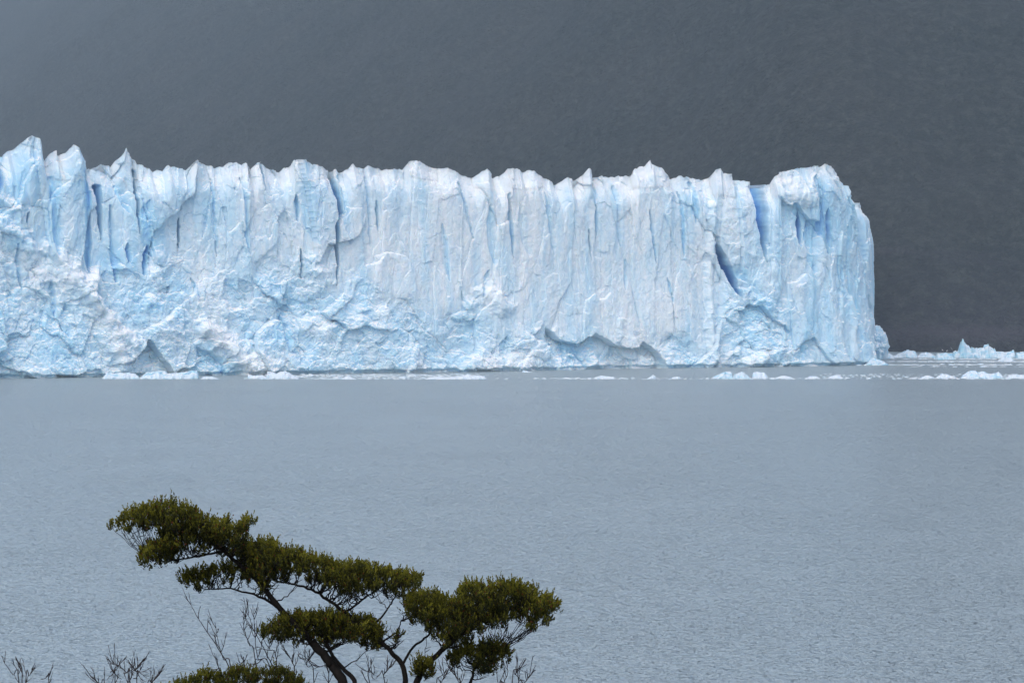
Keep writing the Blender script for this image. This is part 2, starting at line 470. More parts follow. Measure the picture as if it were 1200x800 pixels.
# the foot stands forward, the crest leans back
foot = 10.0 * np.maximum(0, .55 - V) ** 1.3 * np.interp(np.arange(len(su)) - corner, [-130, -8], [1, .0])[:, None]
lean = -3.4 * sstep(.84, 1.0, V) ** 1.5
disp += foot + lean
clear = .21 + .16 * fbm(S / 22, Z / 30, 71, 3) + .09 * low
clear += .21 * sstep(330, 60, PX) * up + .17 * sstep(835, 935, PX) - .06 * sstep(380, 480, PX) * sstep(830, 760, PX)
clear += low * (.18 * fbm(S / 19, Z / 13, 76, 3) + .08 + .10 * np.clip(fbm(S / 5, Z / 4, 79, 3), -.5, .8))
clear += up * .17 * np.clip(fbm(S / 3.2, Z / 40, 72, 3), -.3, 1)
snow = .18 * sstep(.88, .97, V + .03 * vnoise(S / 4, Z / 4, 73)) + .1 * np.clip(fbm(S / 9, Z / 7, 74, 4), 0, 1) * low
dirt = .05 * np.clip(fbm(S / 5, Z / 18, 75, 4) - .15, 0, 1)

STRIPS = [  # polyline, half width px, depth m, clear ice
    ([(5,180),(3,228)],(7,5),4,.6), ([(35,247),(32,266)],(1.3,1),4,1.0), ([(66,214),(68,300)],(7,6),1.5,.34),
    ([(103,203),(106,320)],(4,6),3,.45), ([(119,220),(122,285)],(4,1),5,.65), ([(142,222),(152,250)],(5,4),1,.34),
    ([(162,200),(163,275)],(2,1.6),4,.6), ([(174,235),(178,300)],(14,12),.9,.36), ([(174,288),(168,324)],(6,2),3.4,.6),
    ([(213,256),(212,294)],(1.8,1),4,.8), ([(149,285),(152,308)],(4,2),2,.45), ([(310,192),(312,224)],(2.2,1),4,.65),
    ([(349,228),(351,262)],(3,2),3,.45), ([(353,291),(353,330)],(1.7,.9),4,.8), ([(370,200),(372,285)],(17,15),.6,.26),
    ([(391,205),(397,235),(400,250),(394,265),(395,285),(397,310),(393,334)],(3.6,2.2),6,.95),
    ([(404,212),(412,285)],(8,8),.8,.26), ([(443,235),(445,272)],(2,1),3,.5), ([(519,262),(527,330)],(4,3),1.0,.32),
    ([(576,240),(580,310)],(6,6),1,.28), ([(574,316),(565,348)],(4,2.5),1.2,.38), ([(597,226),(602,302)],(2.6,1.4),3,.55),
    ([(699,240),(699,282)],(2.4,1.2),3,.6), ([(690,268),(693,306)],(1.2,.8),3,.5), ([(696,214),(698,242)],(7,3),1,.3),
    ([(762,245),(770,310)],(2,1.4),2,.4), ([(735,304),(733,340)],(4,2),.7,.25), ([(783,326),(788,356)],(2,1.6),1.2,.4),
    ([(839,280),(848,303),(856,324),(867,349)],(3.6,6.4),9,1.45),
    ([(889,222),(891,262),(895,308)],(10,1.5),8,.85), ([(937,248),(937,292)],(3.6,3),4,.6), ([(949,258),(955,320)],(8,8),1.4,.24),
    ([(962,212),(966,240),(976,300)],(8,10),2.2,.34), ([(973,245),(977,290)],(3.0,2),2.6,.3), ([(950,300),(960,400)],(18,20),.3,.12),
    ([(996,265),(1000,400)],(4,4),1.6,.15), ([(985,300),(985,425)],(6,7),1,.15), ([(1006,330),(1008,415)],(4,4),1,.15),
    ([(590,395),(586,425)],(8,6),1.6,.2), ([(92,215),(95,300)],(5,6),.6,.1), ([(45,195),(38,240)],(10,8),-1.2,-.05),
    ([(132,240),(138,330)],(3,5),2,.3), ([(60,330),(62,372)],(4,3),2.0,.2), ([(75,358),(78,395)],(8,9),1.5,.15),
    ([(165,408),(182,424)],(17,14),1.3,.14), ([(228,408),(258,438)],(6,11),2.8,.2), ([(330,345),(336,385)],(9,8),1.2,.08),
    ([(265,330),(290,360)],(16,16),1.2,.10), ([(225,326),(233,349)],(2.4,2),1.3,.25), ([(480,400),(520,430)],(12,20),1.2,.08),
    ([(330,370),(335,410)],(4,4),1.4,.1), ([(815,215),(818,262)],(2,3),1.6,.3), ([(860,310),(872,330)],(7,5),.8,.2),
    ([(610,240),(622,300)],(6,7),.8,.2), ([(250,215),(256,300)],(2,3),1.6,.2), ([(285,210),(292,300)],(2.4,3),1.6,.22),
    ([(433,210),(436,290)],(2,2),1.6,.25), ([(540,215),(556,280)],(2,2),1.5,.2), ([(640,225),(650,300)],(2,3),1.4,.2),
    ([(725,220),(730,290)],(2,3),1.4,.2), ([(800,225),(804,300)],(2,3),1.6,.24), ([(20,285),(26,340)],(3,3),2,.3),
]
crev = {}
for i, (poly, ww, dep, cl) in enumerate(STRIPS):
    if dep >= 4:
        q = seg(poly, ww, True); f = sstep(1.15, .6, q)
    else:                                      # a slab edge: a sharp step on one side, a ramp on the other
        q = seg(poly, ww, True, True) * (1 if (i * 7) % 3 else -1)
        f = np.where(q < 0, sstep(-1.25, -.75, q), sstep(1.9, -.6, q))
    disp -= dep * f * (.8 if dep < 4 else 1)
    clear += cl * f
    if dep >= 6: crev[i] = q < 1.0
# ledges, ridges and fans
RN = fbm(PX / 14, PY / 14, 915, 4)
for poly, ww, dep, wh in (([(60,292),(88,330),(118,372),(140,428)],(12,17),2.6,.15), ([(104,346),(136,384),(150,400)],(9,11),1.8,.12), ([(0,232),(22,246),(40,300)],(9,9),2.6,.05),
                          ([(236,384),(262,402),(300,436)],(12,24),3.6,.28), ([(186,305),(180,345)],(16,18),1.6,.1),
                          ([(375,318),(375,330)],(20,20),1.6,.1), ([(352,380),(380,392)],(22,22),2.0,.15), ([(175,360),(196,392)],(16,20),1.6,.2),
                          ([(570,345),(590,360)],(18,14),2.0,.1), ([(908,410),(868,428)],(10,10),1.6,.1), ([(835,240),(832,420)],(6,7),1.8,.05), ([(540,425),(570,430)],(14,10),1.8,.2),
                          ([(900,320),(880,420)],(18,20),1.2,.05), ([(856,245),(868,300)],(15,14),1.0,.05), ([(925,222),(945,232)],(22,20),1.8,.22)):
    q = seg(poly, ww)
    f = sstep(1.15, -.1, q + .35 * RN)
    disp += dep * f; snow += wh * f
ov = under([(636,384),(641,386),(650,396),(660,401),(672,403),(684,396),(695,390),(706,396),(717,405),(730,407),(743,407),(752,401),(760,405),(768,414),(776,428)], 34)
disp -= 5.0 * ov ** .5; clear += .08 * np.sqrt(ov); snow -= .1 * ov
ov = under([(908,228),(920,240),(932,238),(938,246),(946,255),(956,259),(963,256),(966,240)], 40)
disp -= 2.6 * ov ** .5; clear += .2 * ov
for poly, ww, a in (([(468,350),(475,352),(484,365),(490,380),(497,388),(508,397),(515,408),(524,412),(540,414),(552,421)],1.3,1.2), ([(496,388),(504,392),(522,409)],1.2,1.0),
                    ([(468,375),(480,392),(492,404)],1.0,.8), ([(84,364),(87,400),(88,440)],1.0,.8), ([(40,290),(42,345)],2.2,.5), ([(10,315),(11,365)],4,.4), ([(42,432),(44,440)],2.5,.8),
                    ([(128,358),(134,390),(142,415),(152,432)],1.2,.7), ([(328,410),(333,430)],3.5,.7), ([(343,385),(348,425)],2.5,.6), ([(318,335),(322,372)],2.5,.5), ([(55,300),(60,342)],1.1,.6),
                    ([(690,268),(693,300)],.9,1.0), ([(502,228),(500,258)],1.0,.5), ([(498,290),(499,318)],.9,.7), ([(176,322),(190,350)],1.6,.5), ([(980,290),(982,420)],2.6,.35), ([(254,245),(250,262)],.8,.8)):
    q = seg(poly, ww * .8)
    f = sstep(1.2, .1, q + .3 * RN)
    dirt += .5 * a * f * np.clip(.6 + RN, 0, 1) * (0.55 + .45 * np.clip(vnoise(PX / 4, PY / 5, 930) + .5, 0, 1)); disp -= .35 * f
disp *= sstep(0, .015, V) * .6 + .4
fade = np.where(side_t[:, None] > 0, .45, 1.0); disp = np.where(side_t[:, None] > 0, disp - 1.5, disp)
disp *= fade
WX = wx[:, None] + nx[:, None] * disp; WY = wy[:, None] + ny[:, None] * disp
WZ = Z + (.35 * fbm(S / 3, Z / 3, 81, 3)) * (1 - V ** 6) * sstep(0, .06, V)
# sit the crest on the traced skyline although it leans back
WZ = CAM[2] + (WZ - CAM[2]) * np.where(V > .5, (WY / wy[:, None]) ** sstep(.5, 1, V), 1)
verts = np.stack([WX, WY, WZ], -1).reshape(-1, 3)
nU = len(su)
faces = grid_faces(nU, NV)
A = dict(clear_ice=np.clip(clear, -.3, 1.6).ravel(), dirt=np.clip(dirt, 0, 1).ravel(), snow=np.clip(snow, 0, 1).ravel())

glacier = empty("glacier", (*ground(500, 436)[:2], 0), "towering white and blue glacier front standing in the grey lake", "glacier")
fpx = PX.ravel()[faces].mean(1); fpy = PY.ravel()[faces].mean(1)
front = (np.repeat(np.arange(nU - 1), NV - 1) < corner - 2)
part = np.zeros(len(faces), int)
SERACS = [([(12,150),(62,150),(60,192),(50,232),(40,262),(30,270),(22,248),(9,232)], "broad pale rounded ice fin"), ([(62,150),(77,150),(77,212),(60,208)], None), ([(77,150),(107,150),(107,205),(77,212)], None),
          ([(140,150),(168,150),(166,205),(162,236),(150,214),(140,206)], "pointed blue pyramid of ice"), ([(222,160),(246,160),(244,212),(224,210)], None), ([(347,160),(380,160),(380,208),(348,214)], None),
          ([(483,160),(521,160),(518,212),(485,208)], None), ([(562,160),(589,160),(588,224),(562,220)], None), ([(598,160),(642,160),(640,220),(599,222)], None), ([(686,160),(703,160),(703,222),(687,220)], None),
          ([(746,160),(790,160),(792,218),(748,220)], None), ([(838,160),(866,160),(864,232),(838,228)], None), ([(907,160),(968,160),(966,238),(936,246),(908,232)], "snow capped square block of ice"), ([(968,160),(1004,160),(1004,300),(976,300),(966,240)], None)]
def inside(poly, x, y):
    r = np.zeros(x.shape, bool); n = len(poly)
    for i in range(n):
        (x0, y0), (x1, y1) = poly[i], poly[(i + 1) % n]
        c = ((y0 > y) != (y1 > y))
        with np.errstate(divide="ignore", invalid="ignore"):
            r ^= c & (x < (x1 - x0) * (y - y0) / ((y1 - y0) or 1e-9) + x0)
    return r
for i, (poly, lab) in enumerate(SERACS):
    part[inside(poly, fpx, fpy) & front] = 1 + i
for j, (i, m) in enumerate(crev.items()):
    part[m.ravel()[faces].all(1) & front] = 100 + j
def sub(name, mask, label=None):
    f = faces[mask]
    if len(f) == 0: return
    ids, inv = np.unique(f.ravel(), return_inverse=True)
    o = mesh_obj(name, verts[ids], inv.reshape(-1, 4), M_ICE, glacier, {k_: a[ids] for k_, a in A.items()})
    if label: o["label"] = label
sub("ice_wall", part == 0)
for i, (poly, lab) in enumerate(SERACS): sub("serac", part == 1 + i, lab)
for j in range(len(crev)): sub("crevasse", part == 100 + j, "deep blue crevasse" if j == 1 else None)

# broken ice plateau behind the crest
NB = 70
tb = np.concatenate([[0, .25, .6, 1.1, 1.8, 2.8, 4.2, 6], np.linspace(8, 260, NB - 8)])
cols = np.arange(0, corner, 2)
TB, SB = np.meshgrid(tb, su[cols], indexing="xy")
jag = 3.2 * ridged(SB / 14, TB / 22, 501, 4) + 1.4 * fbm(SB / 4, TB / 5, 502, 3) - 3
e, r1, r2, r3, dx_, dy_ = cells(SB / 9, TB / 16, 503)
jag += 3.0 * (r1 - .6)
top0 = WZ[cols, -1][:, None]
lowlim = 54 + jag
drop = top0 - 1.1 * TB - .4 * TB * (r2)
ZB = np.where(TB < .01, top0, np.maximum(drop, np.minimum(lowlim, top0 - .3)))
XB = WX[cols, -1][:, None] + (WX[cols, -1] / WY[cols, -1])[:, None] * TB * .93 - np.maximum(0, 1) * TB * .02
YB = WY[cols, -1][:, None] + TB
ZB[:, -1] = -2
mesh_obj("ice_plateau", np.stack([XB, YB, ZB], -1).reshape(-1, 3), grid_faces(len(cols), NB)[:, ::-1], M_ICE, glacier,
         dict(clear_ice=np.full(XB.size, .05), dirt=np.zeros(XB.size), snow=np.full(XB.size, .1)))

# rounded ice foot round the corner: lumpy ball
def lump(center, radii, seed, nu=60, nv=40, rough=.12):
    a = np.linspace(0, 2 * np.pi, nu, endpoint=False); b = np.linspace(-.5 * np.pi, .5 * np.pi, nv)
    A_, B_ = np.meshgrid(a, b, indexing="ij")
    dx = np.cos(A_) * np.cos(B_); dy = np.sin(A_) * np.cos(B_); dz_ = np.sin(B_)
    r = 1 + rough * (fbm(dx * 1.7 + dy * 2.1 + 5, dz_ * 2.3 + dy, seed, 4, .6)) + rough * .6 * ridged(dx * 3 + dy * 2, dz_ * 3, seed + 9, 3)
    P = np.stack([dx * radii[0] * r, dy * radii[1] * r, dz_ * radii[2] * r], -1) + np.array(center)
    f = []
    for i in range(nu):
        for j in range(nv - 1):
            i2 = (i + 1) % nu
            f.append((i * nv + j, i2 * nv + j, i2 * nv + j + 1, i * nv + j + 1))
    return P.reshape(-1, 3), np.array(f)
YBULGE = 1150.
bc = at(1026, 404, YBULGE)
P, f = lump((bc[0], YBULGE + 2, 5.0), (4.6, 9, 7.0), 640, 90, 60, .17)
mesh_obj("ice_bulge", P, f, M_ICE, glacier, dict(clear_ice=.34 + .35 * np.clip(fbm(P[:, 1] / 3 + P[:, 0] / 3, P[:, 2] / 4, 88, 3), -.3, 1), dirt=np.zeros(len(P)), snow=np.zeros(len(P))))

# ------------------------------------------------------------------ floating ice
def berg(prof, base_py, depth, label, clear0=.15, seed=0, cat="iceberg", name="iceberg", facet=1.0):
    prof = np.array(prof, float)
    x0, x1 = prof[0, 0], prof[-1, 0]
    c = ground((x0 + x1) / 2, base_py)
    Yc = c[1] + depth * .5
    mpp = Yc / F
    n = int(np.clip((x1 - x0) * 3.2, 14, 260)); m = int(np.clip(depth / mpp * 1.6, 10, 60))
    sx = np.linspace(x0, x1, n); t = np.linspace(-1, 1, m)
    SX, T = np.meshgrid(sx, t, indexing="ij")
    wob = 1.2 * vnoise(SX / 6 + seed, T * 1.5, 700 + seed) * np.minimum(1, np.minimum(SX - x0, x1 - SX) / 5)
    top = np.interp(SX + wob * np.abs(T), prof[:, 0], prof[:, 1])
    wat = project(0, Yc, 0.0)[1]
    hgt = np.maximum(0, (wat - top)) * mpp
    ext = np.sqrt(np.clip(1 - ((SX - (x0 + x1) / 2) / ((x1 - x0) / 2 + .01)) ** 2, 0, 1))
    half = depth * .5 * (.35 + .65 * ext) * (1 + .25 * vnoise(SX / 5, SX * 0, 720 + seed))
    W = (SX - 600) / F * Yc
    YY = Yc + T * half
    dome = np.clip(1 - np.abs(T + .25 * vnoise(SX / 8, SX * 0 + 4, 730 + seed)) ** 2.6, 0, 1)
    e, r1, r2, r3, dx_, dy_ = cells(W / 1.8 + seed, YY / 2.2, 740 + seed)
    fac = (1 + .35 * facet * ((r1 - .6) + (r2 - .5) * dx_ * 1.6 + (r3 - .5) * dy_ * 1.6))
    keep = .75 + .25 * dome
    ZZ = hgt * dome * np.where(np.abs(T) < .15, 1, fac) * keep + .10 * fbm(W / .7, YY / .7, 750 + seed, 3) * np.minimum(1, hgt)
    rim = (np.abs(T) > .97) | (SX <= x0 + 1e-6) | (SX >= x1 - 1e-6)
    ZZ = np.where(rim, -.25, ZZ)
    P = np.stack([W, YY, ZZ], -1).reshape(-1, 3)
    cl = clear0 + .14 + .5 * np.clip(fbm(W / 2.5, ZZ / 1.2 + T, 760 + seed, 3), -.4, 1)
    o = mesh_obj(name, P, grid_faces(n, m), M_BERG, None, dict(clear_ice=cl.ravel(), dirt=np.zeros(P.shape[0]), snow=np.zeros(P.shape[0])))
    set_origin(o, (c[0], Yc, 0))
    return tag(o, label, cat)

NEAR = "ice drifting before the glacier"; FAR = "icebergs off the far shore"
B = [
 ([(119,444),(122,440),(126,437.6),(140,437.2),(158,437.6),(162,441),(164,444)],444,7,"flat pale blue ice slab, leftmost of the floating ice under the glacier",.22,1,NEAR),
 ([(163,443.5),(167,440),(172,437),(181,436.4),(186,434.7),(193,434.7),(196,438),(205,437.2),(213,436.4),(222,435),(231,434.9),(232.6,440),(233,444)],444,9,"long low ice slab with a blue hollow and a square right end",.25,2,NEAR),
 ([(234,444),(238,441.6),(248,441.2),(258,444)],444,4,"thin white ice floe trailing the square end of the long slab",.0,3,NEAR),
 ([(289,443.6),(291,439),(297,440.2),(305,439.6),(312,441),(314,443.6)],443.6,4,"low broken floe just left of a lumpy white block",.1,4,NEAR),
 ([(312,444),(313,435),(319,436),(324,437.6),(329,436),(334,434.6),(339,437),(344,440),(352,444)],444,6,"lumpy white ice block with two humps near the left snow fan",-.05,5,NEAR),
 ([(400,444.6),(404,441.5),(408,440),(412,442),(418,444.6)],444.6,3,"small white ice lump alone in the brash line under the tallest slit",-.1,6,NEAR),
 ([(496,444.4),(505,442),(512,441.2),(520,442.4),(534,441.6),(545,440),(548,437.8),(553,441),(562,439.8),(568,441),(570.5,444.4)],444.4,5,"ragged white ice ridge with a small spike and an upturned right end",-.2,7,NEAR),
 ([(611,436.4),(613,434),(617,434.6),(621,435.4),(624,436.4)],436.4,2.5,"tiny white floe close to the foot of the ice cliff",-.1,8,NEAR),
 ([(696,444),(700,441.5),(704,440.4),(712,440.8),(719,441.6),(724,444)],444,4,"low white floe below the dark overhang of the cliff",-.2,9,NEAR),
 ([(757,444),(761,442),(765,439.2),(768,440),(769,444)],444,3,"small upright white ice chip right of the floe below the overhang",-.1,10,NEAR),
 ([(785,444),(790,441.6),(796,441.4),(799,444)],444,3,"small flat ice chip between the upright chip and a pale blue wedge",-.1,11,NEAR),
 ([(832,444),(838,440.4),(843,438.6),(849,435.8),(856,435.2),(858,438),(859,444)],444,6,"pale blue wedge of ice rising to its right side",.3,12,NEAR),
 ([(857,444),(861,438.6),(866,437),(869,435.8),(873,438),(877,440.4),(880,444)],444,5,"blue white ice block between the pale wedge and a white square block",.15,13,NEAR),
 ([(881,444),(882.5,436.4),(886,435.4),(890,436),(896,437),(899,440),(901,444)],444,5,"square white ice block before the blue crevasses",-.05,14,NEAR),
 ([(906,443.6),(913,441.2),(919,440.2),(926,441.6),(932,443.6)],443.6,4,"low white floe just right of the square white block",-.1,15,NEAR),
 ([(944,443.4),(950,440.6),(957,440.9),(962,443.4)],443.4,4,"low white floe before the foot of the right ice tower",-.1,16,NEAR),
 ([(970,443.4),(974,440.6),(980,439.4),(985,440.8),(990,443.4)],443.4,4,"white humped floe before the corner of the glacier",-.1,17,NEAR),
 ([(1078,443.4),(1082,441),(1087,439.6),(1092,441),(1097,443.4)],443.4,4,"small white humped floe beside a larger white one",-.1,18,NEAR),
 ([(1096,443.4),(1100,440),(1105,438.4),(1111,438.8),(1117,441),(1124,443.4)],443.4,5,"white crumbled floe left of the big blue iceberg",-.1,19,NEAR),
 ([(1126,443.4),(1129,440),(1134,436.4),(1138,434.2),(1143,434.4),(1146,436),(1152,435.8),(1159,438),(1162,439),(1166,437.4),(1170,435.8),(1173,438.5),(1176,442),(1177,443.4)],443.4,8,"big pale blue iceberg with two humps in the near ice line",.35,20,NEAR),
 ([(1178,443.4),(1183,440),(1190,438.8),(1198,440),(1206,438.6),(1214,443.4)],443.4,6,"white crumbled floe cut by the right edge beside the big blue iceberg",-.1,21,NEAR),
 ([(1044,419.2),(1049,416),(1055,414.6),(1060,412),(1063,411),(1072,411.4),(1074,415),(1077,419.2)],419.2,9,"flat topped white iceberg nearest the glacier corner on the far water",.05,22,FAR),
 ([(1072,419.2),(1077,416),(1081,414),(1086,412.8),(1092,414.6),(1100,419.2)],419.2,9,"rounded white iceberg beside the flat topped one",.05,23,FAR),
 ([(1094,421.5),(1098,415.4),(1104,414),(1111,414.4),(1116,413.8),(1120,421.5)],421.5,9,"low pale blue iceberg before the sharp peaked berg",.3,24,FAR),
 ([(1115,419.6),(1117.5,412.4),(1123.5,411.4),(1125,405.6),(1127,399.4),(1130,400.8),(1135,405.8),(1138,409),(1146,408.8),(1149,407.8),(1153,407.6),(1153.6,404.8),(1157,403.8),(1161,406.4),(1165,409),(1166.5,412.6),(1176,412.8),(1183,412),(1188,410.8),(1189,415),(1190,419.6)],419.6,12,"largest iceberg, with a sharp white peak and a rounded hump",.12,25,FAR),
 ([(1190,420),(1191.5,413.7),(1198,412.8),(1206,413.6),(1214,414),(1218,420)],420,9,"pale blue iceberg cut by the right edge behind the largest one",.3,26,FAR),
 ([(1168,423.4),(1173,420),(1176,417),(1179,418.8),(1182,420),(1185,418.4),(1187,421),(1190,423.4)],423.4,5,"small white iceberg with two tips before the largest berg",-.1,27,FAR),
 ([(1036,420),(1039,414.6),(1042,413.2),(1046,416),(1049,420)],420,5,"small pale iceberg touching the rounded foot of the glacier corner",.1,28,FAR),
 ([(1012,427.8),(1018,423),(1023,420.2),(1030,421),(1036,423.4),(1042,427.8)],427.8,7,"low pale blue slab lying against the glacier corner",.25,29,FAR),
]
for prof, by_, dp, lab, cl, sd, grp in B:
    o = berg(prof, by_, dp, lab, cl + (.14 if grp == FAR else 0), sd, name="ice_floe" if ("floe" in lab or "chip" in lab or "slab" in lab or "lump" in lab) else "iceberg")
    o["category"] = "ice floe" if o.name.startswith("ice_floe") else "iceberg"
    o["group"] = grp

def brash(name, label, items, seed):
    """items: (x, y, half length, half depth, height): one mesh of uncountable bits"""
    r = np.random.RandomState(seed)
    V_, Fc = [], []
    for x, y, a, b, hgt in items:
        n = r.randint(6, 9)
        ang = np.linspace(0, 2 * np.pi, n, endpoint=False) + r.rand() * 6
        rr = .7 + .5 * r.rand(n)
        i0 = len(V_)
        for q, w_ in zip(ang, rr): V_.append((x + a * w_ * math.cos(q), y + b * w_ * math.sin(q), -.06))
        for q, w_ in zip(ang, rr): V_.append((x + .72 * a * w_ * math.cos(q), y + .72 * b * w_ * math.sin(q), hgt * (.5 + .8 * r.rand())))
        V_.append((x + a * .2 * (r.rand() - .5), y, hgt * (1 + .5 * r.rand())))
        for k_ in range(n):
            k2 = (k_ + 1) % n
            Fc += [(i0 + k_, i0 + k2, i0 + n + k2), (i0 + k_, i0 + n + k2, i0 + n + k_), (i0 + n + k_, i0 + n + k2, i0 + 2 * n)]
    o = mesh_obj(name, V_, np.array(Fc), M_BERG, None, dict(clear_ice=np.full(len(V_), .12), dirt=np.zeros(len(V_)), snow=np.zeros(len(V_))))
    return tag(o, label, "brash ice", kind="stuff")
rs = np.random.RandomState(5)
items = []
for _ in range(1900):                          # the drift line before the glacier
    x = rs.uniform(285, 1230)
    dens = np.interp(x, [285, 300, 360, 560, 575, 610, 640, 690, 740, 800, 830, 940, 1010, 1060, 1090, 1180, 1230], [.5, .8, 1, 1, .15, .1, .35, .6, .45, .3, .55, .6, .25, .45, .7, .5, .7])
    dens *= .35 + 1.1 * max(0, float(vnoise(np.array([x / 9.]), np.array([.3]), 55)[0]) + .35)
    if rs.rand() > dens: continue
    p = ground(x, rs.normal(443.7, .35))
    s_ = rs.uniform(.12, .5) * (1 if rs.rand() > .12 else 1.8)
    items.append((p[0], p[1], s_ * 1.4, s_, s_ * rs.uniform(.2, .45)))
for _ in range(420):                           # thin scatter between it and the cliff
    x = rs.uniform(300, 560); p = ground(x, rs.uniform(438.5, 442.5))
    s_ = rs.uniform(.2, .5); items.append((p[0], p[1], s_ * 1.8, s_, s_ * .35))
for _ in range(160):
    x = rs.uniform(960, 1200); p = ground(x, rs.uniform(438, 442)); s_ = rs.uniform(.15, .45)
    items.append((p[0], p[1], s_ * 1.6, s_, s_ * .4))
brash("brash_ice", "white line of brash ice drifting before the glacier", items, 1)
items = []
for yl, cnt, xs in ((417.5, 60, 1040), (421.0, 150, 1046), (423.8, 420, 1040), (427.4, 230, 1042), (429.6, 40, 1040)):
    for _ in range(cnt):
        x = rs.uniform(xs, 1240)
        if rs.rand() > .35 + .9 * max(0, float(vnoise(np.array([x / 14.]), np.array([yl]), 56)[0]) + .3): continue
        p = ground(x, rs.normal(yl, .16)); s_ = rs.uniform(.25, .75)
        items.append((p[0], p[1], s_ * 1.9, s_, s_ * rs.uniform(.15, .4)))
for _ in range(60):
    p = ground(rs.uniform(985, 1040), rs.normal(427.2, .5)); s_ = rs.uniform(.2, .6)
    items.append((p[0], p[1], s_ * 1.7, s_, s_ * .4))
brash("brash_ice", "bands of brash ice between the icebergs off the far shore", items, 2)

# three gulls over the far ice
def gull(px, py, Yd, roll, yaw, label):
    c = at(px, py, Yd)
    bm_v, bm_f = [], []
    ring = 8
    st = [(-.30, .01, 0), (-.20, .045, 0), (-.05, .085, 0), (.08, .08, .01), (.17, .05, .02), (.22, .052, .03), (.27, .03, .03), (.33, .006, .02)]
    for k_, (x, r_, z) in enumerate(st):
        for q in range(ring):
            a = 2 * math.pi * q / ring
            bm_v.append((x, r_ * math.cos(a), z + r_ * .9 * math.sin(a)))
    for k_ in range(len(st) - 1):
        for q in range(ring):
            q2 = (q + 1) % ring
            bm_f.append((k_ * ring + q, k_ * ring + q2, (k_ + 1) * ring + q2, (k_ + 1) * ring + q))
    for sgn in (-1, 1):                        # wings: swept, with thickness
        pts = [(.10, 0, .04, -.12), (.16, .32, .14, -.06), (.10, .55, .12, -.03), (-.06, .80, .06, -.10)]
        i0 = len(bm_v)
        for (le, y, z, te) in pts:
            for x, dz_ in ((le, 0), ((le + te) / 2, .018), (te, 0), ((le + te) / 2, -.012)): bm_v.append((x, sgn * y, z + dz_))
        for k_ in range(3):
            for q in range(4):
                q2 = (q + 1) % 4
                bm_f.append((i0 + k_ * 4 + q, i0 + k_ * 4 + q2, i0 + k_ * 4 + 4 + q2, i0 + k_ * 4 + 4 + q))
        bm_f.append((i0 + 12, i0 + 13, i0 + 14, i0 + 15))
    V_ = np.array(bm_v)
    o = mesh_obj("gull", V_, bm_f, M_GULL, None, smooth=True)
    o.location = c; o.rotation_euler = (roll, 0, yaw)
    return tag(o, label, "bird", "gulls over the far ice")
M_GULL, nt, bs, out = material("gull_plumage")
gn = noise(nt, N(nt, "ShaderNodeTexCoord").outputs["Object"], 6, 2)
nt.links.new(mixc(nt, rng(nt, gn, .4, .7), (.82, .83, .84), (.66, .69, .72)), bs.inputs["Base Color"])
gull(1104.5, 410.2, 1215, .5, .3, "white gull flying lowest left of the sharp berg peak, leftmost of three")
gull(1109.8, 411.0, 1215, -.4, 2.6, "white gull flying between two others by the sharp berg peak")
gull(1115.0, 408.4, 1215, .9, 1.2, "white gull flying highest of three and closest to the sharp berg peak")

# ------------------------------------------------------------------ foreground trees and shrubs
class Tubes:
    def __init__(s): s.v = []; s.f = []
    def add(s, pts, rad, sides=6):
        pts = [np.array(p, float) for p in pts]
        i0 = len(s.v); n = len(pts)
        ref = np.array([.31, .93, .17])
        for i, p in enumerate(pts):
            t = pts[min(i + 1, n - 1)] - pts[max(i - 1, 0)]
            t = t / (np.linalg.norm(t) + 1e-9)
            a = np.cross(t, ref); a /= np.linalg.norm(a) + 1e-9; b = np.cross(t, a)
            for q in range(sides):
                w_ = 2 * math.pi * q / sides
                s.v.append(p + rad[i] * (a * math.cos(w_) + b * math.sin(w_)))
        for i in range(n - 1):
            for q in range(sides):
                q2 = (q + 1) % sides
                s.f.append((i0 + i * sides + q, i0 + i * sides + q2, i0 + (i + 1) * sides + q2, i0 + (i + 1) * sides + q))
        s.f.append(tuple(i0 + (n - 1) * sides + q for q in range(sides)))
    def build(s, name, mat, parent=None): return mesh_obj(name, s.v, s.f, mat, parent, smooth=True)

def smooth_line(pts, n=8):
    P = np.array(pts, float)
    return catmull(P, n) if len(P) > 2 else np.linspace(P[0], P[-1], n)

